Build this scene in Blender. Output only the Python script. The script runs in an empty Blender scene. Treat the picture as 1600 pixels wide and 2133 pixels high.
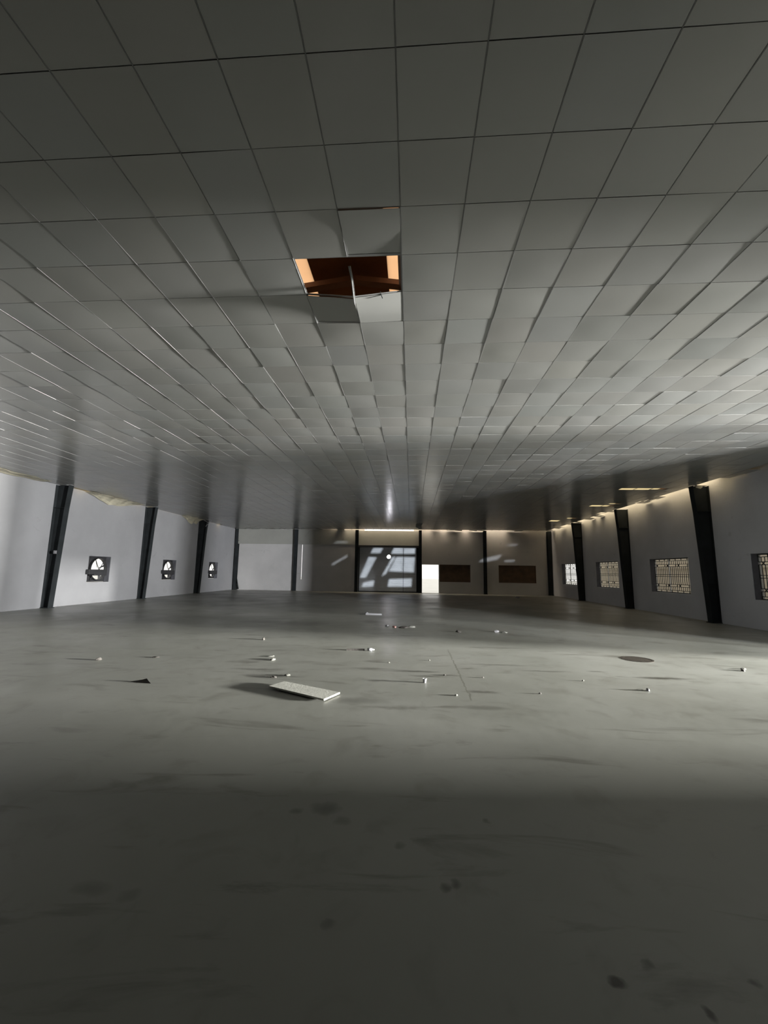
import bpy, bmesh, math, random
from mathutils import Vector, Matrix, noise
random.seed(7)
S = bpy.context.scene
C = S.collection

# ------------------------------------------------------------------ camera
cam_d = bpy.data.cameras.new('camera')
cam = bpy.data.objects.new('camera', cam_d); C.objects.link(cam)
r_ = Vector((0.99777479, 0.06492631, 0.01516711))
u_ = Vector((-0.00572299, -0.14324227, 0.98967111))
f_ = Vector((-0.06642826, 0.98755568, 0.14255195))
M = Matrix.Identity(4)
for k in range(3):
    M[k][0] = r_[k]; M[k][1] = u_[k]; M[k][2] = -f_[k]
M.translation = Vector((0, 0, 1.651))
cam.matrix_world = M
cam_d.sensor_fit = 'VERTICAL'; cam_d.sensor_height = 36; cam_d.sensor_width = 27
cam_d.lens = 863.2 / 2133 * 36
cam_d.clip_end = 500
S.camera = cam

# ------------------------------------------------------------------ exposure, world, lights
S.view_settings.view_transform = 'Standard'; S.view_settings.look = 'None'
S.view_settings.exposure = 0.0; S.view_settings.gamma = 1.0
S.view_settings.use_curve_mapping = False
S.cycles.use_denoising = True
S.cycles.max_bounces = 10; S.cycles.diffuse_bounces = 6
S.cycles.sample_clamp_indirect = 3.0

W = bpy.data.worlds.new('overcast_sky'); S.world = W; W.use_nodes = True
bg = W.node_tree.nodes['Background']
bg.inputs['Color'].default_value = (1.0, 0.98, 0.93, 1); bg.inputs['Strength'].default_value = 1.25

def look(o, target):
    o.rotation_euler = (Vector(target) - o.location).to_track_quat('-Z', 'Y').to_euler()

def area(name, loc, target, sx, sy, power, col, spread=180):
    l = bpy.data.lights.new(name, 'AREA'); l.shape = 'RECTANGLE'; l.size = sx; l.size_y = sy
    l.energy = power; l.color = col; l.spread = math.radians(spread)
    o = bpy.data.objects.new(name, l); C.objects.link(o); o.location = loc
    if target: look(o, target)
    return o

# light through the unseen right gate; side, middle and far lamps added as fill
area('yard_light', (16.6, 3.1, 2.7), (0, 12.5, 2.6), 1.0, 1.2, 3300, (1.0, 0.99, 0.93))
area('added_fill_side', (46, 4.0, 3.3), (0, 6.0, 2.6), 5.0, 1.4, 252000, (1.0, 0.99, 0.94))
area('added_fill_middle', (28.5, -2.5, 3.0), (-10, 20, 2.5), 1.2, 1.4, 17500, (0.98, 0.99, 0.99))
area('added_fill_far', (27.5, -11.5, 3.0), (-10, 34, 2.3), 1.2, 1.4, 22000, (0.95, 0.97, 1.0))
# low sun entering through shaped openings in the unseen front wall, behind the camera
sun_d = bpy.data.lights.new('low_sun', 'SUN'); sun_d.energy = 1.35; sun_d.angle = math.radians(0.32)
sun_d.color = (0.86, 0.93, 1.0)
sun = bpy.data.objects.new('low_sun', sun_d); C.objects.link(sun)
SUN_EL = math.radians(1.2); sun.location = (0, -30, 6)
sun.rotation_euler = Vector((0, math.cos(SUN_EL), -math.sin(SUN_EL))).to_track_quat('-Z', 'Y').to_euler()
# warm daylight leaking in under the eaves above the ceiling
area('eave_light_right', (10.92, 24.5, 5.34), None, 0.3, 18.0, 80, (1.0, 0.80, 0.50))
area('eave_light_left', (-14.6, 24.0, 5.17), None, 0.3, 14.0, 25, (1.0, 0.78, 0.42))
area('eave_light_back', (2.0, 33.7, 5.9), None, 16.0, 0.3, 520, (1.0, 0.83, 0.60))

# ------------------------------------------------------------------ helpers
def nt(name):
    m = bpy.data.materials.new(name); m.use_nodes = True
    return m, m.node_tree, m.node_tree.nodes['Principled BSDF']

def mat(name, col, rough=0.6, metal=0.0, var=0.12, scale=3.0, rvar=0.1, bump=0.0, bscale=30.0, spec=0.5, stretch=None):
    m, t, b = nt(name)
    N, L = t.nodes, t.links
    tc = N.new('ShaderNodeTexCoord'); mp = N.new('ShaderNodeMapping')
    if stretch: mp.inputs['Scale'].default_value = stretch
    L.new(tc.outputs['Object'], mp.inputs['Vector'])
    n = N.new('ShaderNodeTexNoise'); n.inputs['Scale'].default_value = scale; n.inputs['Detail'].default_value = 6
    L.new(mp.outputs[0], n.inputs['Vector'])
    r = N.new('ShaderNodeValToRGB'); r.color_ramp.elements[0].position = 0.3; r.color_ramp.elements[1].position = 0.7
    r.color_ramp.elements[0].color = tuple(c * (1 - var) for c in col) + (1,)
    r.color_ramp.elements[1].color = tuple(min(1, c * (1 + var)) for c in col) + (1,)
    L.new(n.outputs['Fac'], r.inputs[0]); L.new(r.outputs[0], b.inputs['Base Color'])
    mr = N.new('ShaderNodeMapRange'); mr.inputs['To Min'].default_value = max(0, rough - rvar); mr.inputs['To Max'].default_value = min(1, rough + rvar)
    L.new(n.outputs['Fac'], mr.inputs['Value']); L.new(mr.outputs[0], b.inputs['Roughness'])
    b.inputs['Metallic'].default_value = metal; b.inputs['Specular IOR Level'].default_value = spec
    if bump:
        n2 = N.new('ShaderNodeTexNoise'); n2.inputs['Scale'].default_value = bscale; n2.inputs['Detail'].default_value = 4
        L.new(mp.outputs[0], n2.inputs['Vector'])
        bp = N.new('ShaderNodeBump'); bp.inputs['Strength'].default_value = bump; bp.inputs['Distance'].default_value = 0.02
        L.new(n2.outputs['Fac'], bp.inputs['Height']); L.new(bp.outputs[0], b.inputs['Normal'])
    return m

def box(bm, x0, x1, y0, y1, z0, z1):
    v = [bm.verts.new((x, y, z)) for z in (z0, z1) for y in (y0, y1) for x in (x0, x1)]
    for q in ((0, 2, 3, 1), (4, 5, 7, 6), (0, 1, 5, 4), (2, 6, 7, 3), (0, 4, 6, 2), (1, 3, 7, 5)):
        bm.faces.new([v[i] for i in q])

def bar(bm, a, b, w, d=None):
    a, b = Vector(a), Vector(b); d = d or w
    ax = (b - a).normalized(); ref = Vector((1, 0, 0)) if abs(ax.x) < .9 else Vector((0, 1, 0))
    s = ax.cross(ref).normalized(); t = ax.cross(s)
    v = [bm.verts.new(p + s * i * w / 2 + t * j * d / 2) for p in (a, b) for i, j in ((-1, -1), (1, -1), (1, 1), (-1, 1))]
    for q in ((0, 1, 2, 3), (7, 6, 5, 4), (0, 4, 5, 1), (1, 5, 6, 2), (2, 6, 7, 3), (3, 7, 4, 0)):
        bm.faces.new([v[i] for i in q])

def tube(bm, a, b, r, n=14, r2=None):
    a, b = Vector(a), Vector(b); r2 = r if r2 is None else r2
    ax = (b - a).normalized(); ref = Vector((0, 0, 1)) if abs(ax.z) < .9 else Vector((1, 0, 0))
    s = ax.cross(ref).normalized(); t = ax.cross(s)
    A = [bm.verts.new(a + (s * math.cos(k * 2 * math.pi / n) + t * math.sin(k * 2 * math.pi / n)) * r) for k in range(n)]
    B = [bm.verts.new(b + (s * math.cos(k * 2 * math.pi / n) + t * math.sin(k * 2 * math.pi / n)) * r2) for k in range(n)]
    for k in range(n):
        bm.faces.new((A[k], A[(k + 1) % n], B[(k + 1) % n], B[k]))
    bm.faces.new(A[::-1]); bm.faces.new(B)

def prism(bm, pts, n, th):
    """extrude polygon pts (3D) along n by th"""
    n = Vector(n).normalized() * th
    A = [bm.verts.new(p) for p in pts]; B = [bm.verts.new(Vector(p) + n) for p in pts]
    bm.faces.new(A[::-1]); bm.faces.new(B)
    k = len(pts)
    for i in range(k): bm.faces.new((A[i], A[(i + 1) % k], B[(i + 1) % k], B[i]))

def obj(name, bm, m, parent=None, smooth=False, bevel=0.0, loc=None):
    bmesh.ops.recalc_face_normals(bm, faces=bm.faces)
    me = bpy.data.meshes.new(name); bm.to_mesh(me); bm.free()
    if smooth:
        for p in me.polygons: p.use_smooth = True
    o = bpy.data.objects.new(name, me); C.objects.link(o)
    me.materials.append(m)
    if parent: o.parent = parent
    if loc is not None: o.location = loc
    if bevel:
        b = o.modifiers.new('bevel', 'BEVEL'); b.width = bevel; b.segments = 2; b.limit_method = 'ANGLE'
    return o

def struct(o): o['kind'] = 'structure'; return o
def empty(name, loc=(0, 0, 0), rz=0):
    o = bpy.data.objects.new(name, None); C.objects.link(o); o.location = loc; o.rotation_euler = (0, 0, rz); o.empty_display_size = .2; return o
def tag(o, label, cat, group=None):
    o['label'] = label; o['category'] = cat
    if group: o['group'] = group
    return o
def copy_tree(o, parent=None):
    c = o.copy(); C.objects.link(c); c.parent = parent
    for ch in list(o.children): copy_tree(ch, c)
    return c

def wall_boxes(bm, axis, p0, p1, u0, u1, z0, z1, holes):
    us = sorted({u0, u1, *[h[0] for h in holes], *[h[1] for h in holes]})
    zs = sorted({z0, z1, *[h[2] for h in holes], *[h[3] for h in holes]})
    for a, b in zip(us, us[1:]):
        # merge solid runs vertically
        run = None
        for c, d in zip(zs, zs[1:]):
            um, zm = (a + b) / 2, (c + d) / 2
            solid = not any(h[0] < um < h[1] and h[2] < zm < h[3] for h in holes)
            if solid: run = (run[0] if run else c, d)
            if (not solid or d == zs[-1]) and run:
                if axis == 'X': box(bm, p0, p1, a, b, run[0], run[1])
                else: box(bm, a, b, p0, p1, run[0], run[1])
                run = None

XL, XR, YB, YF, H = -14.81, 11.135, 34.01, -7.7, 5.052

# ------------------------------------------------------------------ materials
def plaster_mat(name, col, dirt=0.25):
    m, t, b = nt(name); N, L = t.nodes, t.links
    tc = N.new('ShaderNodeTexCoord')
    n1 = N.new('ShaderNodeTexNoise'); n1.inputs['Scale'].default_value = 0.5; n1.inputs['Detail'].default_value = 8; n1.inputs['Roughness'].default_value = .6
    L.new(tc.outputs['Object'], n1.inputs['Vector'])
    r1 = N.new('ShaderNodeValToRGB'); r1.color_ramp.elements[0].position = .3; r1.color_ramp.elements[1].position = .62
    r1.color_ramp.elements[0].color = tuple(c * .86 for c in col) + (1,); r1.color_ramp.elements[1].color = col + (1,)
    L.new(n1.outputs['Fac'], r1.inputs[0])
    mp = N.new('ShaderNodeMapping'); mp.inputs['Scale'].default_value = (1.2, 1.2, 1.6); L.new(tc.outputs['Object'], mp.inputs[0])
    n2 = N.new('ShaderNodeTexNoise'); n2.inputs['Scale'].default_value = 1.1; n2.inputs['Detail'].default_value = 10; n2.inputs['Distortion'].default_value = 1.2
    L.new(mp.outputs[0], n2.inputs['Vector'])
    r2 = N.new('ShaderNodeValToRGB'); r2.color_ramp.elements[0].position = .66; r2.color_ramp.elements[1].position = .74
    r2.color_ramp.elements[0].color = (0, 0, 0, 1); r2.color_ramp.elements[1].color = (dirt,) * 3 + (1,)
    L.new(n2.outputs['Fac'], r2.inputs[0])
    mx = N.new('ShaderNodeMix'); mx.data_type = 'RGBA'; L.new(r2.outputs[0], mx.inputs[0]); L.new(r1.outputs[0], mx.inputs[6]); mx.inputs[7].default_value = tuple(c * .45 for c in col) + (1,)
    L.new(mx.outputs[2], b.inputs['Base Color']); b.inputs['Roughness'].default_value = .85
    bp = N.new('ShaderNodeBump'); bp.inputs['Strength'].default_value = .25; bp.inputs['Distance'].default_value = .01
    n3 = N.new('ShaderNodeTexNoise'); n3.inputs['Scale'].default_value = 14; L.new(tc.outputs['Object'], n3.inputs['Vector']); L.new(n3.outputs['Fac'], bp.inputs['Height']); L.new(bp.outputs[0], b.inputs['Normal'])
    return m

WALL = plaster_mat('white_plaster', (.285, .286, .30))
WALLR = plaster_mat('brightened_plaster_right', (.60, .605, .65))  # same plaster, colour raised to stand in for bounce light on the right
WALLB = plaster_mat('brightened_plaster_back', (.47, .46, .455))  # wall plaster lightened in colour, replacing fill light at the back
CLAD = plaster_mat('upper_cladding', (.31, .31, .285), .35)
REVEAL_SHADE = mat('reveal_shade_grey', (.10, .10, .115), .8, 0, .2, 5)  # shade of the window and fan recesses, put into the colour
STEEL = mat('dark_painted_steel', (.020, .023, .025), .8, .0, .25, 2.0, bump=.1, spec=.15)
BEAM = mat('dark_beam_steel', (.02, .02, .02), .6)
BOARD = mat('brown_board', (.085, .052, .030), .8, 0, .3, 2.2, bump=.15)
DARKW = mat('bounce_cutting_dark', (.03, .028, .025), .9, 0, .3, 2.2)  # unseen near walls, made dark to cut light bounced into the foreground
FLAKE = mat('dull_flake', (.13, .13, .115), .9, 0, .15, 12, bump=.3)
WHITEP = mat('white_frame_paint', (.75, .75, .72), .5)
TEE = mat('tee_bar_paint', (.22, .222, .22), .4, 0, .05)
SHUT = mat('shutter_grey_metal', (.42, .43, .45), .42, .2, .08, 1.5, spec=.6)
GYP = mat('gypsum_board', (.37, .37, .335), .7, 0, .06, 4, bump=.1)
GYPE = mat('gypsum_core', (.48, .47, .44), .9, 0, .05, 20, bump=.3)
PAPER = mat('torn_sheet', (.42, .39, .30), .7, 0, .25, 3, bump=.3, bscale=8)
ROOFM = mat('brown_roof_lining', (.20, .095, .045), .75, 0, .2, 1.5, bump=.2)
RUST = mat('rust_painted_steel', (.22, .12, .085), .6, 0, .2, 2)
GRILLE = mat('grille_iron', (.05, .05, .048), .6, 0, .2, 6)
FANM = mat('fan_dark_metal', (.035, .035, .038), .5, .2, .2, 4)
DARKJ = mat('dark_chip', (.05, .045, .04), .8, 0, .3, 8, bump=.3)
CHIP = mat('plaster_chip', (.20, .20, .185), .85, 0, .12, 14, bump=.4)
WPLAS = mat('white_plastic', (.26, .26, .275), .3, 0, .04, 6)
RED = mat('faded_red_paper', (.42, .24, .22), .7, 0, .2, 10)
IRON = mat('cast_iron_cover', (.035, .03, .024), .85, 0, .3, 9, bump=.1, bscale=40, spec=.05)
YARD = mat('yard_concrete', (.72, .71, .67), .9, 0, .08, .6)
BEIGE = mat('beige_render', (.62, .55, .42), .9, 0, .08, 1.2)

# ceiling tile: vinyl faced, satin
def ceiling_mat():
    m, t, b = nt('vinyl_faced_tile'); N, L = t.nodes, t.links
    tc = N.new('ShaderNodeTexCoord'); at = N.new('ShaderNodeAttribute'); at.attribute_name = 'tone'
    n = N.new('ShaderNodeTexNoise'); n.inputs['Scale'].default_value = .35; n.inputs['Detail'].default_value = 5; L.new(tc.outputs['Object'], n.inputs['Vector'])
    r = N.new('ShaderNodeValToRGB'); r.color_ramp.elements[0].position = .3; r.color_ramp.elements[1].position = .7
    r.color_ramp.elements[0].color = (.275, .279, .268, 1); r.color_ramp.elements[1].color = (.31, .311, .30, 1)
    L.new(n.outputs['Fac'], r.inputs[0])
    mx = N.new('ShaderNodeMix'); mx.data_type = 'RGBA'; mx.blend_type = 'MULTIPLY'; mx.inputs[0].default_value = 1
    L.new(r.outputs[0], mx.inputs[6]); L.new(at.outputs['Color'], mx.inputs[7]); L.new(mx.outputs[2], b.inputs['Base Color'])
    b.inputs['Roughness'].default_value = .23; b.inputs['IOR'].default_value = 1.68
    return m
CEIL = ceiling_mat()

STAINS = [(-.59, 3.14, .10, .07, .5), (-.78, 3.1, .04, .03, .4), (-.45, 3.0, .05, .04, .3), (.19, 2.48, .03, .03, .6), (.245, 2.5, .025, .035, .6),
          (.85, 2.02, .035, .03, 1), (1.15, 1.92, .02, .03, .95), (1.41, 2.06, .025, .02, .7), (1.02, 2.1, .02, .02, .5), (-1.65, 2.31, .09, .05, .28), (-1.43, 2.28, .05, .04, .22),
          (.52, 3.1, .02, .03, .4), (-.06, 2.8, .03, .03, .35), (-.38, 2.2, .03, .03, .35), (.1, 7.3, .35, .06, .6), (.25, 7.0, .25, .05, .5), (.55, 7.1, .25, .05, .5),
          (4.07, 7.35, .38, .07, .75), (1.6, 8.0, .5, .05, .4), (2.3, 7.6, .4, .05, .4), (-2.2, 6.7, .45, .07, .55), (-2.6, 7.1, .4, .06, .4), (-.55, 6.6, .1, .05, .4),
          (-1.3, 14.1, .35, .4, .4), (-3.4, 13.2, .8, .5, .3), (-4.8, 13.5, .6, .4, .3), (1.0, 6.2, .25, .05, .45), (.9, 5.5, .3, .08, .35), (3.2, 7.7, .15, .05, .4), (-.7, 7.4, .2, .08, .3), (-.75, 5.6, .4, .12, .3)]
def floor_mat():
    m, t, b = nt('polished_concrete'); N, L = t.nodes, t.links
    tc = N.new('ShaderNodeTexCoord'); P = tc.outputs['Object']
    def noise_(scale, det=6, dist=0, rough=.55, stretch=None):
        n = N.new('ShaderNodeTexNoise'); n.inputs['Scale'].default_value = scale; n.inputs['Detail'].default_value = det
        n.inputs['Distortion'].default_value = dist; n.inputs['Roughness'].default_value = rough
        if stretch:
            mp = N.new('ShaderNodeMapping'); mp.inputs['Scale'].default_value = stretch; L.new(P, mp.inputs[0]); L.new(mp.outputs[0], n.inputs['Vector'])
        else: L.new(P, n.inputs['Vector'])
        return n.outputs['Fac']
    def ramp(v, p0, p1, c0, c1):
        r = N.new('ShaderNodeValToRGB'); r.color_ramp.elements[0].position = p0; r.color_ramp.elements[1].position = p1
        r.color_ramp.elements[0].color = c0; r.color_ramp.elements[1].color = c1; L.new(v, r.inputs[0]); return r.outputs[0]
    def math_(op, a, b_=None):
        n = N.new('ShaderNodeMath'); n.operation = op
        for i, v in enumerate((a, b_)):
            if v is None: continue
            if isinstance(v, (int, float)): n.inputs[i].default_value = v
            else: L.new(v, n.inputs[i])
        return n.outputs[0]
    def mixc(fac, a, b_):
        mx = N.new('ShaderNodeMix'); mx.data_type = 'RGBA'; L.new(fac, mx.inputs[0])
        if isinstance(a, tuple): mx.inputs[6].default_value = a
        else: L.new(a, mx.inputs[6])
        if isinstance(b_, tuple): mx.inputs[7].default_value = b_
        else: L.new(b_, mx.inputs[7])
        return mx.outputs[2]
    base = ramp(noise_(.35, 8), .3, .7, (.185, .188, .165, 1), (.245, .247, .226, 1))
    fine = ramp(noise_(2.3, 8, .6), .55, .70, (0, 0, 0, 1), (.5, .5, .5, 1))
    col = mixc(fine, base, (.14, .138, .118, 1))
    scuff = ramp(noise_(1.3, 9, 1.0, .6, (.5, 2.2, 1)), .58, .68, (0, 0, 0, 1), (.75, .75, .75, 1))
    col = mixc(scuff, col, (.11, .108, .092, 1))
    # stains with shapes of their own
    sep = N.new('ShaderNodeSeparateXYZ')
    wn = N.new('ShaderNodeTexNoise'); wn.inputs['Scale'].default_value = 9; wn.inputs['Detail'].default_value = 4; L.new(P, wn.inputs['Vector'])
    sub = N.new('ShaderNodeVectorMath'); sub.operation = 'SUBTRACT'; L.new(wn.outputs['Color'], sub.inputs[0]); sub.inputs[1].default_value = (.5, .5, .5)
    scl = N.new('ShaderNodeVectorMath'); scl.operation = 'SCALE'; scl.inputs['Scale'].default_value = .09; L.new(sub.outputs[0], scl.inputs[0])
    add = N.new('ShaderNodeVectorMath'); add.operation = 'ADD'; L.new(P, add.inputs[0]); L.new(scl.outputs[0], add.inputs[1])
    L.new(add.outputs[0], sep.inputs[0])
    acc = None
    for (x, y, rx, ry, a) in STAINS:
        dx = math_('DIVIDE', math_('SUBTRACT', sep.outputs[0], x), rx); dy = math_('DIVIDE', math_('SUBTRACT', sep.outputs[1], y), ry)
        d = math_('ADD', math_('MULTIPLY', dx, dx), math_('MULTIPLY', dy, dy))
        v = math_('MULTIPLY', math_('MAXIMUM', math_('SUBTRACT', 1.0, math_('MULTIPLY', d, .6)), 0.0), a)
        acc = v if acc is None else math_('MAXIMUM', acc, v)
    acc = math_('MINIMUM', math_('MULTIPLY', acc, 1.2), 1.0)
    col = mixc(acc, col, (.03, .028, .02, 1))
    # a saw cut joint running away from the camera
    jx = math_('ABSOLUTE', math_('SUBTRACT', sep.outputs[0], .8))
    j = math_('MULTIPLY', math_('LESS_THAN', jx, .012), math_('MULTIPLY', math_('GREATER_THAN', sep.outputs[1], 5.8), math_('LESS_THAN', sep.outputs[1], 9.4)))
    col = mixc(math_('MULTIPLY', j, .6), col, (.1, .1, .08, 1))
    L.new(col, b.inputs['Base Color'])
    mr = N.new('ShaderNodeMapRange'); mr.inputs['From Min'].default_value = .3; mr.inputs['From Max'].default_value = .7
    mr.inputs['To Min'].default_value = .30; mr.inputs['To Max'].default_value = .5
    L.new(noise_(.6, 6, .4), mr.inputs['Value']); L.new(mr.outputs[0], b.inputs['Roughness'])
    bp = N.new('ShaderNodeBump'); bp.inputs['Strength'].default_value = .12; bp.inputs['Distance'].default_value = .01
    L.new(noise_(5, 5), bp.inputs['Height']); L.new(bp.outputs[0], b.inputs['Normal'])
    return m
FLOOR = floor_mat()

def skylight_mat(name, col):
    m = bpy.data.materials.new(name); m.use_nodes = True; t = m.node_tree; t.nodes.clear(); N, L = t.nodes, t.links
    o = N.new('ShaderNodeOutputMaterial'); a = N.new('ShaderNodeBsdfTranslucent')
    n = N.new('ShaderNodeTexNoise'); n.inputs['Scale'].default_value = 3
    tc = N.new('ShaderNodeTexCoord'); L.new(tc.outputs['Object'], n.inputs['Vector'])
    r = N.new('ShaderNodeValToRGB'); r.color_ramp.elements[0].color = tuple(c * .85 for c in col) + (1,); r.color_ramp.elements[1].color = col + (1,)
    L.new(n.outputs['Fac'], r.inputs[0]); L.new(r.outputs[0], a.inputs['Color']); L.new(a.outputs[0], o.inputs['Surface'])
    return m
SKYP = skylight_mat('peach_fibreglass', (.95, .72, .52))
SKYC = skylight_mat('cream_fibreglass', (.95, .85, .62))

# ------------------------------------------------------------------ structure: floor, ground, walls
bm = bmesh.new(); box(bm, XL - .25, XR + .25, YF - .25, YB + .25, -.2, 0)
struct(obj('floor', bm, FLOOR))
bm = bmesh.new(); box(bm, -80, 80, -60, 120, -.4, -.2)
struct(obj('ground', bm, YARD))

COLY = [16.15, 22.05, 27.95]
FANY = [13.1, 19.13, 24.9, 30.62]           # exhaust openings, left wall
bm = bmesh.new()
wall_boxes(bm, 'X', XL - .28, XL, 11.9, YB + .25, -.1, 5.2, [(y - .86, y + .55, .96, 2.17) for y in FANY])
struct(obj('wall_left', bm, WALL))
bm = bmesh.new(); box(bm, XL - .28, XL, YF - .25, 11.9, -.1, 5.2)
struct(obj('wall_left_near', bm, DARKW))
WINY = [13.1, 18.95, 24.7, 30.45]
GATE = (4.1, 8.9, 0, 5.0)
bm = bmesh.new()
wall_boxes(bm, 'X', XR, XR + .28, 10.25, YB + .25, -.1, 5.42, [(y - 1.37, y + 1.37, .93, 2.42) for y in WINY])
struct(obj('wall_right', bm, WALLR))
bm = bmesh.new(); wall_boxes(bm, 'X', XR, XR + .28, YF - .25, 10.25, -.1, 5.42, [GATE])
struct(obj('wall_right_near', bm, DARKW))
# back wall: block wall with shutter opening, doorway, daylight slit, boarded windows
bm = bmesh.new()
wall_boxes(bm, 'Y', YB, YB + .25, XL, XR, -.1, 5.2,
           [(-4.33, .62, -.1, 3.68), (.83, 2.25, 0, 2.31), (-9.32, -8.80, .90, 3.79), (2.29, 4.74, .91, 2.29), (6.98, 9.9, .92, 2.30), (-3.9, .2, 4.98, 5.2)])
for x0, x1, z0, z1 in ((-9.32, -9.06, .90, 3.79), (-9.02, -8.80, .90, 3.79), (-9.06, -9.02, .90, .93)): box(bm, x0, x1, YB, YB + .008, z0, z1)   # thin skin with a daylight slit
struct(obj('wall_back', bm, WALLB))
# gable closing the roof space above the back wall, open sky strip left over the shutter bay
bm = bmesh.new()
for x0, x1, zb in ((XL, -3.9, 5.2), (-3.9, .2, 5.6), (.2, XR, 5.2)):
    def rz(x): return 7.34 - .15 * abs(x + 1.1)
    xs = [x0] + ([-1.1] if x0 < -1.1 < x1 else []) + [x1]
    pts = [(x0, YB + .1, zb), (x1, YB + .1, zb)] + [(x, YB + .1, rz(x)) for x in xs[::-1]]
    prism(bm, pts, (0, 1, 0), .1)
struct(obj('wall_gable', bm, ROOFM))
bm = bmesh.new()
box(bm, XL, -9.68, YB - .03, YB, 3.80, H); box(bm, -9.42, -4.58, YB - .03, YB, 3.80, H)
struct(obj('trim_1', bm, CLAD))
bm = bmesh.new()
box(bm, -4.33, .62, YB - .05, YB, 3.78, 4.97)
struct(obj('trim_2', bm, CLAD))
bm = bmesh.new(); box(bm, -4.6, .62, YB - .2, YB - .052, 3.62, 3.78)
struct(obj('trim_3', bm, BEAM, bevel=.008))

# unseen front wall, openings shaped to throw sun patches on the back wall
D = (YB - (YF)) * math.tan(SUN_EL)
PATCH = [
    [(-3.34, 3.15), (-3.11, 3.58), (-2.32, 3.59), (-2.55, 3.16)], [(-1.66, 3.13), (-1.41, 3.6), (-.62, 3.6), (-.72, 3.13)], [(-.66, 3.13), (-.56, 3.6), (.31, 3.6), (.27, 3.15)],
    [(-4.2, 1.15), (-3.5, 2.83), (-2.85, 2.8), (-3.7, 1.16)], [(-2.4, 1.29), (-1.55, 2.86), (-1.3, 2.86), (-2.05, 1.5)],
    [(-1.82, 1.7), (-1.2, 2.86), (-.62, 2.86), (-.75, 1.66)], [(-.69, 1.66), (-.56, 2.86), (.28, 2.84), (.2, 1.64)],
    [(-4.06, .4), (-3.87, .75), (-3.0, .95), (-3.1, .45)], [(-1.9, .45), (-1.8, 1.05), (.05, 1.14), (0, .5)],
    [(5.4, 2.55), (5.8, 2.82), (7.3, 3.18), (6.9, 2.75), (5.97, 2.55)], [(7.5, 3.84), (7.91, 3.98), (8.6, 4.02), (8.4, 3.9)],
    [(7.35, 2.58), (7.55, 2.70), (8.3, 2.74), (8.17, 2.6)], [(-6.47, 3.9), (-6.1, 4.1), (-5.2, 4.1), (-5.3, 3.95)], [(-6.6, 2.2), (-5.32, 2.95), (-5.2, 2.85), (-6.4, 2.12)]]
cu = bpy.data.curves.new('wall_front', 'CURVE'); cu.dimensions = '2D'; cu.fill_mode = 'BOTH'; cu.extrude = .02
def spl(pts):
    s = cu.splines.new('POLY'); s.points.add(len(pts) - 1); s.use_cyclic_u = True
    for p, (a, b) in zip(s.points, pts): p.co = (a, b, 0, 1)
spl([(XL, -.1), (XR, -.1), (XR, 5.42), (-1.1, 7.3), (XL, 5.2)])
for p in PATCH: spl([(a, b + D) for a, b in p])
tmp = bpy.data.objects.new('wall_front', cu); C.objects.link(tmp)
tmp.rotation_euler = (math.pi / 2, 0, 0); tmp.location = (0, YF, 0)
bpy.context.view_layer.update()
me = bpy.data.meshes.new_from_object(tmp); bpy.data.objects.remove(tmp)
wf = bpy.data.objects.new('wall_front', me); C.objects.link(wf); me.materials.clear(); me.materials.append(DARKW)
wf.rotation_euler = (math.pi / 2, 0, 0); wf.location = (0, YF, 0); struct(wf)

# roof: brown lined slopes, with fibreglass strips
def roofz(x): return 7.3 - .15 * abs(x + 1.1)
xs = [XL - .25, -2.75, -1.9, -1.1, -.47, .3, 9.6, 11.0, XR + .3]
bm = bmesh.new(); sp = bmesh.new(); sc_ = bmesh.new()
for a, b in zip(xs, xs[1:]):
    segs = [(YF, YB + .3, bm)]
    if a == -2.75 or a == -.47: segs = [(YF, 2, bm), (2, 12, sp), (12, YB + .3, bm)]
    if a == 9.6: segs = [(YF, 14.5, bm), (14.5, 33, sc_), (33, YB + .3, bm)]
    for y0, y1, B in segs:
        prism(B, [(a, y0, roofz(a)), (b, y0, roofz(b)), (b, y1, roofz(b)), (a, y1, roofz(a))], (0, 0, 1), .04)
struct(obj('roof', bm, ROOFM))
struct(obj('window_5', sp, SKYP)); struct(obj('window_6', sc_, SKYC))

# ------------------------------------------------------------------ ceiling: sagging vinyl tiles in a tee grid
X0, Y0, T = -.1226, 4.0496, .6
rnd = random.Random(3)
NZ = {}
def nz(i, j):
    if (i, j) not in NZ:
        NZ[(i, j)] = (noise.noise(Vector((i * .09, j * .09, 3.1))) * .003 + rnd.uniform(-.0012, .0012))
        if (i, j) == (-1, 1): NZ[(i, j)] = -.06
        if (i, j) == (-1, 2): NZ[(i, j)] = -.012
    return NZ[(i, j)]
MISSING = {(-2, 0), (-1, 0)}
SLOT = {}          # (i,j) -> (u0,u1,v0,v1) part of the tile that is left
def px2c(x, y): return int(math.floor((x - X0) / T)), int(math.floor((y - Y0) / T))
for x, y, n, v in ((8.85, 17.2, 2, .45), (9.0, 21.4, 2, .35), (9.4, 27.4, 1, .0), (9.9, 16.9, 1, .6), (9.6, 20.6, 1, .7), (9.7, 26.2, 1, .5)):
    i, j = px2c(x, y)
    for k in range(n): SLOT[(i + k, j)] = (0, 1, 1 - v, 1) if v else None
bm = bmesh.new(); lay = bm.loops.layers.color.new('tone')
tb = bmesh.new()
ND = 4
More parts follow.
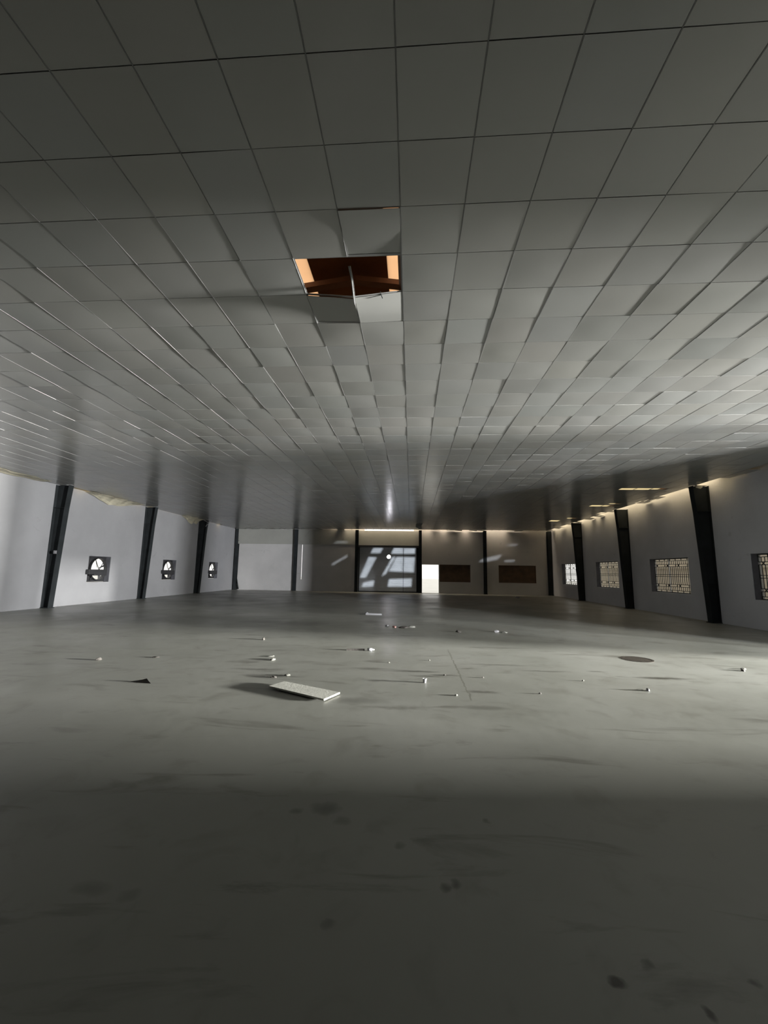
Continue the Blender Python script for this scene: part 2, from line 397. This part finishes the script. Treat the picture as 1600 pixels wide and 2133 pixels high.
for i in range(-25, 19):
    for j in range(-20, 50):
        if (i, j) in MISSING: continue
        xa, xb = X0 + i * T, X0 + (i + 1) * T; ya, yb = Y0 + j * T, Y0 + (j + 1) * T
        xa, xb = max(xa, XL + .01), min(xb, XR - .01); yb = min(yb, YB - .03)
        if j == 49 and (rnd.random() < .55 or -8 < i < 2): continue
        if i == 18:
            if yb > 13 and rnd.random() < .68: continue
            xb -= rnd.uniform(.0, .15)
        if i == 17 and yb > 14 and rnd.random() < .12: xb -= rnd.uniform(.05, .3)
        if i == -25 and j > 20 and rnd.random() < .35: continue
        if (i, j) in SLOT:
            s = SLOT[(i, j)]
            if s is None: continue
            ya = ya + (yb - ya) * s[2] * .9
        h = [[nz(i, j), nz(i, j + 1)], [nz(i + 1, j), nz(i + 1, j + 1)]]
        sag = rnd.uniform(.001, .0035); up = .001 + abs(rnd.gauss(0, .001))
        tx, ty = rnd.gauss(0, .0018), rnd.gauss(0, .0012)
        if (i, j) == (-1, -1): ty = .028
        if (i, j) == (-2, 1): ty = .03
        if i == 18 or j == 49: tx, ty = rnd.uniform(-.05, .05), rnd.uniform(-.05, .05)
        gx = .0055; gy = .0035; tone = rnd.uniform(.965, 1.0); tint = rnd.uniform(-.006, .006)
        V = []
        for a in range(ND + 1):
            row = []
            for b in range(ND + 1):
                u, v = a / ND, b / ND
                z = H + (h[0][0] * (1 - u) * (1 - v) + h[1][0] * u * (1 - v) + h[0][1] * (1 - u) * v + h[1][1] * u * v)
                z += up - sag * (16 * u * (1 - u) * v * (1 - v)) + tx * (u - .5) + ty * (v - .5)
                row.append(bm.verts.new((xa + gx + (xb - xa - 2 * gx) * u, ya + gy + (yb - ya - 2 * gy) * v, z)))
            V.append(row)
        fs = []; nb = ND * ND
        for a in range(ND):
            for b in range(ND):
                fs.append(bm.faces.new((V[a][b], V[a][b + 1], V[a + 1][b + 1], V[a + 1][b])))
        # upturned rim, the edge of the tile
        ring = [V[a][0] for a in range(ND + 1)] + [V[ND][b] for b in range(1, ND + 1)] + [V[a][ND] for a in range(ND - 1, -1, -1)] + [V[0][b] for b in range(ND - 1, 0, -1)]
        ring2 = [bm.verts.new(v.co) for v in ring]; top = [bm.verts.new(v.co + Vector((0, 0, .006))) for v in ring]
        for k in range(len(ring)):
            fs.append(bm.faces.new((ring2[k], ring2[(k + 1) % len(ring)], top[(k + 1) % len(ring)], top[k])))
        fs.append(bm.faces.new(top))
        for q_, f in enumerate(fs):
            f.smooth = q_ < nb
            for lp in f.loops: lp[lay] = (tone + tint, tone, tone - tint, 1)
me = bpy.data.meshes.new('ceiling'); bm.to_mesh(me); bm.free(); me.materials.append(CEIL)
ce = bpy.data.objects.new('ceiling', me); C.objects.link(ce); struct(ce)
# main tees and cross tees behind the tile joints
for i in range(-24, 19):
    for j in range(-20, 50, 1):
        x = X0 + i * T; y = Y0 + j * T
        if (i, j) == (-1, 0): continue
        bar(tb, (x, y, H + nz(i, j) + .010), (x, min(y + T, YB), H + nz(i, j + 1) + .010), .003, .034)
        bar(tb, (x, y, H + nz(i, j) + .0075), (x, min(y + T, YB), H + nz(i, j + 1) + .0075), .014, .004)
for j in range(-20, 50):
    for i in range(-24, 18):
        y = Y0 + j * T
        bar(tb, (X0 + i * T, y, H + nz(i, j) + .0115), (X0 + (i + 1) * T, y, H + nz(i + 1, j) + .0115), .003, .034)
struct(obj('trim_4', tb, TEE))

# bent main tee crossing the open hole, its front end hanging free
bm = bmesh.new()
pts = [(-.735, 4.30, H + .075), (-.725, 4.42, H + .035), (-.722, 4.60, H - .07), (-.722, 4.72, H - .10)]
for a, b in zip(pts, pts[1:]):
    bar(bm, a, b, .024, .005); bar(bm, Vector(a) + Vector((0, 0, .016)), Vector(b) + Vector((0, 0, .016)), .004, .03)
tag(obj('tee_bar', bm, TEE), 'bent white metal ceiling bar crossing the open hole in the ceiling', 'ceiling bar')
bm = bmesh.new()
bar(bm, (-.40, 4.63, H + .0), (-.375, 4.69, H - .05), .012, .008)
tag(obj('hanger_clip', bm, STEEL), 'small dark clip dangling from the rim of the ceiling hole', 'clip')
# dark upstand on the right side of the hole
bm = bmesh.new(); box(bm, -.17, -.12, 3.9, 4.8, H + .06, H + .30)
tag(obj('purlin_offcut', bm, RUST), 'dark rusty steel purlin above the right edge of the ceiling hole', 'purlin')
# peaked rafter and tie in the roof space seen through the hole
bm = bmesh.new()
for (a, b) in (((-6, 7.1), (-1.1, 7.1)), ((-1.1, 7.1), (4, 7.1))):
    za, zb = roofz(a[0]) - .22, roofz(b[0]) - .22
    bar(bm, (a[0], 7.05, za), (b[0], 7.05, zb), .10, .16)
tag(obj('roof_rafter', bm, RUST), 'rust-brown peaked rafter seen inside the ceiling hole', 'rafter')
bm = bmesh.new()
for y in (5.2, 6.1, 8.2):
    bar(bm, (-6, y, roofz(-6) - .06), (-1.1, y, roofz(-1.1) - .06), .05, .05); bar(bm, (-1.1, y, roofz(-1.1) - .06), (4, y, roofz(4) - .06), .05, .05)
struct(obj('trim_5', bm, ROOFM))

# ------------------------------------------------------------------ steel columns
def column(name, loc, rz, depth=(.32, .50, .58), fw=.25, label='', group='steel columns along the walls', top=5.03):
    """local +Y points into the room away from the wall"""
    e = empty(name, loc, rz)
    d0, d1, d2 = depth
    bm = bmesh.new(); t = .014
    # inner flange follows the taper
    P = [(d0, 0), (d1, 4.07), (d2, top)]
    for (a, za), (b, zb) in zip(P, P[1:]):
        prism(bm, [(-fw / 2, a - t, za), (fw / 2, a - t, za), (fw / 2, b - t, zb), (-fw / 2, b - t, zb)], (0, 1, 0), t)
    obj('inner_flange', bm, STEEL, e)
    bm = bmesh.new(); box(bm, -fw / 2, fw / 2, .002, .016, 0, top); obj('outer_flange', bm, STEEL, e)
    bm = bmesh.new()
    prism(bm, [(-.006, .012, 0), (-.006, d0 - t, 0), (-.006, d1 - t, 4.07), (-.006, d2 - t, top), (-.006, .012, top)], (1, 0, 0), .012)
    for z, dd in ((4.07, d1), (1.4, d0 + .06)):                                  # stiffeners
        box(bm, -fw / 2 + .01, fw / 2 - .01, .016, dd - t, z - .006, z + .006)
    obj('web', bm, STEEL, e)
    bm = bmesh.new(); box(bm, -fw / 2 - .03, fw / 2 + .03, .002, d0 + .04, 0, .025)
    for sx in (-1, 1):
        for yy in (.07, d0 - .06): tube(bm, (sx * fw * .32, yy, .025), (sx * fw * .32, yy, .06), .014, 6)
    obj('base_plate', bm, STEEL, e)
    tag(e, label, 'column', group)
    return e
G = 'steel columns along the walls'
names_l = ['dark steel column on the left wall, nearest one to the viewer', 'dark steel column on the left wall between the two nearest fan openings', 'dark steel column on the left wall with white sticks at its head']
for y, l in zip(COLY, names_l): column('steel_column', (XL, y, 0), -math.pi / 2, label=l)
names_r = ['dark steel column on the right wall, nearest one to the viewer', 'dark steel column on the right wall between the second and third grilled windows', 'dark steel column on the right wall beside the farthest brightest grilled window']
for y, l in zip(COLY, names_r): column('steel_column', (XR, y, 0), math.pi / 2, label=l)
column('steel_column', (XR, 10.25, 0), math.pi / 2, label='dark steel column on the right wall next to the tall gate')
thin = (.22, .28, .32)
for x, l in ((-14.55, 'dark steel column in the back left corner'), (-9.55, 'dark steel column on the back wall beside the thin bright slit'), (-4.47, 'dark steel column at the left side of the grey shutter'),
             (.72, 'dark steel column between the grey shutter and the white doorway'), (5.9, 'dark steel column on the back wall between the two brown boarded windows'), (10.95, 'dark steel column in the back right corner')):
    column('steel_column', (x, YB - .01 if abs(x) < 14 else YB - .005, 0), math.pi, thin, .24 if x < 10 else .3, l)
bm = bmesh.new(); bar(bm, (-14.42, YB - .16, 1.0), (-14.22, YB - .16, .05), .06)
tag(obj('brace_strip', bm, STEEL), 'short dark strip leaning on the foot of the back left corner column', 'strip')

# ------------------------------------------------------------------ shutter, doorway, boarded windows
bm = bmesh.new(); n = 36
zz = [3.68 * k / n for k in range(n + 1)]
for k in range(n):
    z0, z1 = zz[k], zz[k + 1]; zm = (z0 + z1) / 2
    prism(bm, [(-4.32, YB + .10, z0), (-4.32, YB + .085, z0 + .012), (-4.32, YB + .085, z1 - .012), (-4.32, YB + .10, z1 - .001), (-4.32, YB + .12, z1 - .001), (-4.32, YB + .12, z0)], (1, 0, 0), 4.93)
sh = empty('door_1', (0, 0, 0)); sh['kind'] = 'structure'
obj('slat_curtain', bm, SHUT, sh)
bm = bmesh.new(); box(bm, -4.32, .61, YB + .06, YB + .13, .0, .09); obj('bottom_rail', bm, BEAM, sh)
bm = bmesh.new(); box(bm, -4.33, -4.25, YB + .02, YB + .08, 0, 3.66); box(bm, .42, .62, YB + .02, YB + .08, 0, 3.66); obj('guide_rail', bm, STEEL, sh)
bm = bmesh.new(); box(bm, -.66, -.63, YB + .075, YB + .09, .1, 3.6); obj('vertical_seam', bm, STEEL, sh)
# emissive disc added for the bright spot on the shutter
GLOW = bpy.data.materials.new('spot_glow'); GLOW.use_nodes = True
b_ = GLOW.node_tree.nodes['Principled BSDF']; b_.inputs['Emission Color'].default_value = (.95, .93, 1, 1); b_.inputs['Emission Strength'].default_value = 40
wl = empty('bright_spot', (-1.84, YB - .02, 2.86))
bm = bmesh.new(); tube(bm, (0, 0, 0), (0, .10, 0), .16, 18, .10); obj('spot_backing', bm, WHITEP, wl)
bm = bmesh.new(); tube(bm, (0, -.012, 0), (0, -.002, 0), .14, 18); obj('lens', bm, GLOW, wl)  # glowing disc that makes the bright spot
tag(wl, 'small glaring white spot high on the grey shutter', 'lamp')

d2 = empty('door_2', (0, 0, 0)); d2['kind'] = 'structure'
bm = bmesh.new(); box(bm, .83, .87, YB - .01, YB + .25, 0, 2.31); box(bm, 2.21, 2.25, YB - .01, YB + .25, 0, 2.31); box(bm, .87, 2.21, YB - .01, YB + .25, 2.27, 2.31)
obj('door_frame', bm, WHITEP, d2)
bm = bmesh.new(); box(bm, .87, 2.21, YB + .02, YB + .22, .0, .02); obj('threshold', bm, WHITEP, d2)

for x0, x1, z0, z1, k in ((2.29, 4.74, .91, 2.29, 7), (6.98, 9.9, .92, 2.30, 8)):
    e = empty('window_%d' % k); e['kind'] = 'structure'
    bm = bmesh.new(); box(bm, x0, x1, YB + .06, YB + .09, z0, z1); obj('board', bm, BOARD, e)
    bm = bmesh.new()
    box(bm, x0, x0 + .05, YB + .01, YB + .06, z0, z1); box(bm, x1 - .05, x1, YB + .01, YB + .06, z0, z1)
    box(bm, x0, x1, YB + .01, YB + .06, z0, z0 + .05); box(bm, x0, x1, YB + .01, YB + .06, z1 - .05, z1)
    obj('window_frame', bm, BOARD, e)

# ------------------------------------------------------------------ right wall windows with patterned grilles
def grille(bm, w, h, t=.022):
    """in the YZ plane, y in 0..w, z in 0..h"""
    def hb(z, y0=0, y1=w, tt=t): bar(bm, (0, y0, z), (0, y1, z), tt)
    def vb(y, z0, z1, tt=t): bar(bm, (0, y, z0), (0, y, z1), tt)
    rows = [0, .06, .17, .235, .765, .83, .94, 1.0]; R_ = [r * h for r in rows]
    for k in (0, 1, 2, 3, 4, 5, 6, 7): hb(R_[k], tt=t * (1.5 if k in (0, 7) else 1))
    hb(.47 * h); hb(.53 * h)
    n = 21
    for k in range(n + 1):
        y = w * k / n
        vb(y, R_[3], R_[4], t * .8)
        vb(y, R_[1], R_[2], t * .7); vb(y, R_[5], R_[6], t * .7)
    for k in range(8):
        y = w * k / 7; vb(y, R_[0], R_[1]); vb(y, R_[6], R_[7])
    for k in range(7):
        y0 = w * k / 7; yc = y0 + w / 14
        for za, zb in ((R_[2], R_[3]), (R_[4], R_[5])):
            zm = (za + zb) / 2
            if k % 2 == 0:
                bar(bm, (0, yc - .06, za), (0, yc + .06, zb), t); bar(bm, (0, yc + .06, za), (0, yc - .06, zb), t)
            else: vb(y0, za, zb)
for k, y in enumerate(WINY):
    e = empty('window_%d' % (k + 1), (XR, y, .93)); e['kind'] = 'structure'
    bm = bmesh.new(); grille(bm, 2.70, 1.45)
    for v in bm.verts: v.co += Vector((.22, -1.35, .02))
    obj('grille', bm, GRILLE, e)
    bm = bmesh.new(); w2 = 1.37
    for a, b in (((.26, -w2 + .02, 0), (.26, -w2 + .02, 1.49)), ((.26, w2 - .02, 0), (.26, w2 - .02, 1.49)), ((.26, -w2, .02), (.26, w2, .02)), ((.26, -w2, 1.47), (.26, w2, 1.47)), ((.26, .35, 0), (.26, .35, 1.49))):
        bar(bm, a, b, .045)
    obj('window_frame', bm, WHITEP, e)
    bm = bmesh.new(); box(bm, .02, .20, 1.345, 1.366, .004, 1.486); obj('jamb_shade_plate', bm, REVEAL_SHADE, e)  # added dark plate paints the shade on the far reveal

# ------------------------------------------------------------------ exhaust fans in the left wall openings
def ring(bm, r0, r1, x0, x1, n=36, cy=0, cz=0):
    P = []
    for r in (r0, r1):
        for x in (x0, x1): P.append([bm.verts.new((x, cy + r * math.cos(a * 2 * math.pi / n), cz + r * math.sin(a * 2 * math.pi / n))) for a in range(n)])
    for a in range(n):
        b = (a + 1) % n
        bm.faces.new((P[0][a], P[0][b], P[1][b], P[1][a])); bm.faces.new((P[2][a], P[2][b], P[3][b], P[3][a]))
        bm.faces.new((P[0][a], P[0][b], P[2][b], P[2][a])); bm.faces.new((P[1][a], P[1][b], P[3][b], P[3][a]))
fan0 = empty('exhaust_fan')
bm = bmesh.new()                                    # square plate with a round throat
n = 48; R0 = .52; A = []; B = []
for k in range(n):
    a = k * 2 * math.pi / n; c, s = math.cos(a), math.sin(a); q = .6 / max(abs(c), abs(s))
    yy = c * q * (1.0 if c > 0 else 1.0); A.append((R0 * c, R0 * s)); B.append((max(-.60, min(.55, yy)), s * q))
for x0, x1 in ((0, .012),):
    for k in range(n):
        l = (k + 1) % n
        prism(bm, [(x0, *A[k]), (x0, *A[l]), (x0, *B[l]), (x0, *B[k])], (1, 0, 0), .012)
box(bm, 0, .012, -.86, -.59, -.6, .6)
obj('mounting_plate', bm, FANM, fan0)
bm = bmesh.new(); ring(bm, .50, .53, -.02, .14); obj('throat_ring', bm, FANM, fan0)
for k in range(4):
    a = math.radians(20 + 90 * k); bm = bmesh.new()
    da = .22
    P = [(.05, .1 * math.cos(a), .1 * math.sin(a)), (.03, .47 * math.cos(a - .09), .47 * math.sin(a - .09)), (.085, .47 * math.cos(a + .16), .47 * math.sin(a + .16)), (.07, .1 * math.cos(a + .5), .1 * math.sin(a + .5))]
    if k in (1,): P = [(.05, .1 * math.cos(a), .1 * math.sin(a)), (.03, .47 * math.cos(a - .03), .47 * math.sin(a - .03)), (.06, .47 * math.cos(a + .07), .47 * math.sin(a + .07)), (.07, .1 * math.cos(a + .5), .1 * math.sin(a + .5))]
    prism(bm, P, (1, 0, 0), .006); obj('blade', bm, FANM, fan0)
bm = bmesh.new(); box(bm, .14, .44, -.62, .16, -.30, -.02); obj('motor', bm, FANM, fan0, bevel=.03)
bm = bmesh.new(); box(bm, .30, .46, -1.0, -.55, -.24, -.02); obj('control_box', bm, FANM, fan0, bevel=.01)
bm = bmesh.new(); bar(bm, (.16, -.80, -.06), (.16, .50, -.06), .035); bar(bm, (.14, 0, -.05), (.14, -.28, .44), .022); bar(bm, (.14, 0, -.05), (.14, .30, .42), .022); bar(bm, (.15, -.42, -.52), (.15, -.42, -.06), .03); bar(bm, (.15, .30, -.42), (.15, .30, -.06), .03)
obj('bracket', bm, FANM, fan0)
for k, y in enumerate(FANY):
    e = empty('window_%d' % (7 + k), (XL, y, .96)); e['kind'] = 'structure'
    bm = bmesh.new(); box(bm, -.24, -.01, .53, .546, .004, 1.206); obj('jamb_shade_plate', bm, REVEAL_SHADE, e)  # dark plates paint recess shade on the reveal side and head
    bm = bmesh.new(); box(bm, -.24, -.01, -.856, .53, 1.19, 1.206); obj('head_shade_plate', bm, REVEAL_SHADE, e)
FL = ['dark exhaust fan in the wall opening left of the frame edge', 'dark exhaust fan in the nearest square opening of the left wall', 'dark exhaust fan in the middle square opening of the left wall', 'dark exhaust fan in the farthest square opening of the left wall']
for k, y in enumerate(FANY):
    o = fan0 if k == 0 else copy_tree(fan0)
    o.location = (XL - .27, y, 1.57); tag(o, FL[k], 'fan', 'exhaust fans in the left wall')

# ------------------------------------------------------------------ outside
bm = bmesh.new(); box(bm, 14.2, 14.5, 13, 33.5, -.2, 4.2); box(bm, 14.12, 14.2, 13, 33.5, 2.05, 2.2)
tag(obj('boundary_wall', bm, BEIGE), 'plain beige wall outside behind the grilled windows', 'wall')

# unseen dark box added around the lamps to keep sky light off the gate
bm = bmesh.new()
box(bm, XR + .3, 49, 12.2, 12.4, -.2, 5.4); box(bm, XR + .3, 49, -15.2, -15, -.2, 5.4); box(bm, 49, 49.2, -15.2, 12.4, -.2, 5.4); box(bm, XR + .1, XR + .3, -15.2, YF - .25, -.2, 5.4)
struct(obj('wall_light_block', bm, BEAM))
bm = bmesh.new(); box(bm, XR + .3, 49.2, -15.2, 12.4, 5.4, 5.5); struct(obj('roof_light_block', bm, BEAM))
bm = bmesh.new(); box(bm, XR + .3, 49, -15, 12.2, -.2, -.12); struct(obj('floor_light_block', bm, BEAM))

# ------------------------------------------------------------------ torn ceiling pieces
def sheet(name, pts, m, label, th=.008, seed=0, group=None, droop=.0):
    """thin curled sheet: pts = rows of (x,y,z)"""
    bm = bmesh.new(); rr = random.Random(seed)
    rows = [[Vector(p) + Vector((rr.uniform(-.01, .01), 0, rr.uniform(-.012, .012))) for p in row] for row in pts]
    V = [[bm.verts.new(p) for p in row] for row in rows]
    for a in range(len(V) - 1):
        for b in range(len(V[0]) - 1): bm.faces.new((V[a][b], V[a][b + 1], V[a + 1][b + 1], V[a + 1][b]))
    o = obj(name, bm, m, smooth=False)
    s = o.modifiers.new('thick', 'SOLIDIFY'); s.thickness = th
    tag(o, label, 'sheet', group); return o
def wall_sheet(y0, y1, drops, label, seed, x=XL, side=1, out=.45, z0=H - .01):
    n = len(drops); rows = []
    for r, f in enumerate((0, .35, .7, 1.0)):
        row = []
        for k, d in enumerate(drops):
            y = y0 + (y1 - y0) * k / (n - 1)
            xx = x + side * (out * (1 - f) ** 1.3 * (.8 + .2 * math.sin(k * 2.1)) + .035)
            row.append((xx, y + .03 * math.sin(k * 3 + r), z0 - d * f ** 1.4))
        rows.append(row)
    return sheet('torn_ceiling_sheet', rows, PAPER, label, seed=seed, group='torn sheets hanging at the ceiling edge')
wall_sheet(17.5, 21.3, [.0, .05, .12, .22, .30, .36, .30, .33, .25, .2, .12, .06, .0], 'ragged beige ceiling sheet drooping over the left wall above the nearest fan', 4)
wall_sheet(25.6, 27.7, [.02, .10, .22, .36, .42, .30, .38, .2], 'crumpled pale ceiling sheet hanging by the left wall column with sticks', 5)
wall_sheet(13.0, 15.4, [.02, .04, .06, .05, .03, .04, .0], 'thin strip of loose beige ceiling sheet at the left edge of the picture', 6)
sheet('torn_ceiling_sheet', [[(10.62, 15.96, 5.03), (10.78, 15.955, 5.03), (10.86, 15.955, 5.03)], [(10.60, 15.955, 4.94), (10.78, 15.95, 4.90), (10.86, 15.955, 4.96)]], CHIP, 'small bright scrap hanging at the head of the nearest right column', seed=8, group='torn sheets hanging at the ceiling edge')
sheet('loose_ceiling_tile', [[(.33, 29.0, 5.03), (.55, 29.0, 5.03), (.8, 29.0, 5.04)], [(.28, 29.10, 4.86), (.52, 29.12, 4.83), (.66, 29.1, 4.85)], [(.30, 29.2, 4.78), (.52, 29.2, 4.70), (.60, 29.2, 4.77)]], CHIP, 'pale loose ceiling tile hanging in front of the shutter right upper corner', seed=9)
for (a, b, l) in (((-14.16, 27.55, 4.55), (-13.75, 27.5, 4.98), 'long thin white stick wedged under the ceiling by the third left column'),
                  ((-14.35, 27.6, 5.0), (-13.95, 27.55, 4.80), 'short thin white stick crossing the longer one by the third left column')):
    bm = bmesh.new(); tube(bm, a, b, .018, 8); tag(obj('broken_batten', bm, WPLAS), l, 'stick', 'white sticks at the left column head')
bm = bmesh.new(); box(bm, -14.52, -14.40, 16.0, 16.02, 2.17, 2.30); box(bm, -14.50, -14.42, 15.985, 16.0, 2.20, 2.27)
tag(obj('switch_box', bm, WPLAS), 'small pale switch box fixed on the nearest left column', 'switch box')

# ------------------------------------------------------------------ things on the floor
# fallen ceiling board
pan = empty('fallen_board', (-1.49, 5.87, 0), math.radians(-24))
bm = bmesh.new()
c0 = [(-1.98, 5.97), (-1.84, 6.25), (-.95, 5.83), (-1.10, 5.50)]
e_ = [Vector((x, y, 0)) for x, y in c0]
def lift(p): return .016 + .012 * max(0, (-1.0 - p[0])) 
top = [Vector((x, y, lift((x, y)) + .018)) for x, y in c0]; bot = [Vector((x, y, lift((x, y)) - .004)) for x, y in c0]
inv = (Matrix.Translation((-1.49, 5.87, 0)) @ Matrix.Rotation(math.radians(-24), 4, 'Z')).inverted()
A = [bm.verts.new(inv @ p) for p in bot]; B = [bm.verts.new(inv @ p) for p in top]
bm.faces.new(A[::-1]); bm.faces.new(B)
for i in range(4): bm.faces.new((A[i], A[(i + 1) % 4], B[(i + 1) % 4], B[i]))
obj('board_face', bm, GYP, pan, bevel=.002)
bm = bmesh.new()                                                  # battens underneath carry the board just off the floor
for k in (.15, .85):
    a = bot[0].lerp(bot[3], k) * .9 + bot[1].lerp(bot[2], k) * .1; b = bot[0].lerp(bot[3], k) * .1 + bot[1].lerp(bot[2], k) * .9
    a.z = .001; b.z = .001
    t_ = lift((a.x, a.y)) - .004
    bm = bmesh.new(); bar(bm, inv @ (a + Vector((0, 0, t_ / 2))), inv @ (b + Vector((0, 0, t_ / 2))), .03, t_)
    obj('batten', bm, GYPE, pan)
tag(pan, 'large pale rectangular ceiling board lying on the floor, left of centre', 'board')

def chip(name, x, y, size, m, label, cat, seed, flat=.35, group=None, ang=None, squash=.6):
    rr = random.Random(seed); bm = bmesh.new(); bmesh.ops.create_icosphere(bm, subdivisions=2, radius=size)
    for v in bm.verts:
        k = 1 + .35 * noise.noise(v.co * (1.6 / size) + Vector((seed, 0, 0)))
        v.co = Vector((v.co.x * k, v.co.y * k * squash, max(-size * .5, v.co.z * k) * flat))
    mz = min(v.co.z for v in bm.verts)
    for v in bm.verts: v.co.z -= mz
    o = obj(name, bm, m); o.location = (x, y, .0005); o.rotation_euler = (0, 0, rr.uniform(0, 6) if ang is None else ang)
    return tag(o, label, cat, group)
# dark feather-like scrap, left
bm = bmesh.new()
pr = [(-.17, 0, .002), (-.1, .03, .012), (0, .035, .03), (.07, .03, .05), (.12, 0, .03), (.19, -.03, .004), (.1, -.025, .004), (0, -.03, .004), (-.1, -.02, .004)]
cv = [bm.verts.new((x, y, z)) for x, y, z in pr]; cb = [bm.verts.new((x * .96, y * .9, 0)) for x, y, z in pr]
bm.faces.new(cv); bm.faces.new(cb[::-1])
for k in range(9): bm.faces.new((cv[k], cb[k], cb[(k + 1) % 9], cv[(k + 1) % 9]))
o = obj('torn_scrap', bm, DARKJ); o.location = (-3.93, 6.1, .0005); o.rotation_euler = (0, 0, -.12)
tag(o, 'dark curled scrap lying on the floor far left of the pale board', 'scrap')
chip('stone', -3.5, 9.99, .045, DARKJ, 'tiny black pebble alone on the floor behind the pale board', 'stone', 3, .9)
chip('plaster_chip', -2.55, 7.85, .07, FLAKE, 'small pale plaster chip on the floor behind the pale board', 'chip', 4, .3)
chip('plaster_chip', -2.68, 8.15, .06, FLAKE, 'flat plaster flake just behind the small pale plaster chip', 'chip', 5, .2)
chip('plaster_chip', -1.95, 6.75, .05, FLAKE, 'thin dark-edged plaster flake at the back edge of the pale board', 'chip', 15, .35, ang=.1)
chip('plaster_chip', -2.12, 6.6, .05, DARKJ, 'dark crumb beside the back left corner of the pale board', 'chip', 16, .35, ang=.1)
# crumpled white bottle-like scrap with long shadow
bot_ = empty('crushed_bottle', (-.86, 8.99, 0), math.radians(8))
bm = bmesh.new(); tube(bm, (-.05, 0, .03), (.05, 0, .029), .028, 14, .027); tube(bm, (.05, 0, .029), (.08, 0, .027), .027, 14, .011)
obj('bottle_body', bm, WPLAS, bot_, smooth=True)
bm = bmesh.new(); tube(bm, (.08, 0, .027), (.10, 0, .027), .013, 12); obj('bottle_cap', bm, WHITEP, bot_)
tag(bot_, 'small crushed white bottle on the floor in the middle of the picture', 'bottle')
bm = bmesh.new(); bar(bm, (-.38, 0, .012), (.0, .02, .016), .05, .02)
o = obj('bottle_shadow', bm, DARKJ); o.location = (-.97, 8.98, 0); tag(o, 'narrow dark shadow strip left of the crushed white bottle', 'strip')  # dark bar stands in for the shadow cast by the bottle
bm = bmesh.new(); bar(bm, (-.3, 0, .03), (.32, -.02, .03), .06, .05)
o = obj('light_tube', bm, WPLAS); o.location = (-1.44, 16.26, 0); tag(o, 'white straight strip lying on the far floor before the shutter', 'strip')
chip('paper_scrap', -1.75, 16.7, .09, WPLAS, 'white crumpled scrap at the end of the far white strip', 'scrap', 22, .4)
chip('paper_scrap', -.72, 12.95, .10, WPLAS, 'white crumpled paper at the left end of the far litter row', 'paper', 6, .4)
chip('paper_scrap', -.5, 12.8, .09, RED, 'faded red paper scrap in the far litter row', 'paper', 7, .35)
chip('paper_scrap', -.20, 12.75, .16, DARKJ, 'dark flat scrap in the middle of the far litter row', 'paper', 8, .22, ang=.2)
chip('paper_scrap', .02, 12.9, .12, CHIP, 'pale flat scrap at the right end of the far litter row', 'paper', 9, .3, ang=.1)
chip('paper_scrap', 2.43, 12.3, .07, WPLAS, 'bright white scrap on the far floor right of the litter row', 'paper', 10, .6)
chip('paper_scrap', 2.62, 12.25, .09, CHIP, 'flat pale scrap touching the bright white scrap', 'paper', 11, .25)
chip('stone', 1.33, 12.11, .08, DARKJ, 'small dark lump on the far floor left of the bright white scrap', 'stone', 12, .5)
# little cup standing
cup = empty('paper_cup', (.21, 6.60, 0))
bm = bmesh.new(); tube(bm, (0, 0, 0), (.004, 0, .055), .022, 16, .030); obj('cup_body', bm, WPLAS, cup, smooth=False)
bm = bmesh.new(); ring(bm, .027, .032, 0, .004, 16)
for v in bm.verts: v.co = Vector((v.co.y + .004, v.co.z, v.co.x + .055))
obj('cup_rim', bm, WHITEP, cup)
tag(cup, 'tiny white paper cup standing on the floor right of the pale board', 'cup')
chip('plaster_chip', 3.43, 6.55, .035, WPLAS, 'bright white crumb on the right floor in front of the dark streak', 'chip', 13, .7)
chip('plaster_chip', 3.33, 6.57, .05, GYP, 'thin pale flake beside the bright white crumb', 'chip', 14, .2, ang=.1)
chip('plaster_chip', 6.02, 8.25, .05, FLAKE, 'white flake on the floor near the right edge of the picture', 'chip', 17, .3, ang=.3)
chip('plaster_chip', 5.9, 8.1, .05, DARKJ, 'dark crumb beside the white flake near the right edge', 'chip', 18, .4)
chip('plaster_chip', -5.6, 7.41, .05, DARKJ, 'dark crumb on the floor at the far left', 'chip', 19, .6)
chip('plaster_chip', -4.75, 7.75, .07, DARKJ, 'thin dark flake between the far left crumb and the curled scrap', 'chip', 20, .2, ang=.2)
chip('plaster_chip', .62, 5.98, .03, FLAKE, 'pale crumb on the floor near the end of the long floor joint', 'chip', 21, .4)
chip('paper_scrap', 7.25, 29.38, .16, WPLAS, 'bright spot of reflected light on the far dark floor below the right boarded window', 'paper', 23, .5)  # white chip put in for a light reflection on the floor
for k, (x, y) in enumerate(((.55, 7.08), (.35, 8.2), (1.15, 7.0), (2.7, 7.0), (1.8, 6.2), (-.4, 7.9))):
    chip('floor_crumb', x, y, .02, FLAKE if k % 2 else DARKJ, ['dark crumb beside the floor joint', 'pale crumb left of the floor joint', 'dark crumb right of the floor joint', 'pale crumb on the bright floor left of the dark streak', 'dark crumb on the bright floor before the long streaks', 'pale crumb in front of the crushed white bottle'][k], 'crumb', 30 + k, .6)
# round cover
mc = empty('manhole_cover', (4.5, 8.9, 0))
bm = bmesh.new(); ring(bm, .25, .29, 0, .004, 40)
for v in bm.verts: v.co = Vector((v.co.y, v.co.z, v.co.x))
obj('rim', bm, IRON, mc)
bm = bmesh.new(); tube(bm, (0, 0, 0), (0, 0, .003), .248, 40)
for k in range(-3, 4): box(bm, -.2, .2, k * .055 - .008, k * .055 + .008, .003, .0045)
obj('lid', bm, IRON, mc)
tag(mc, 'round dark iron cover set in the floor on the right', 'manhole cover')
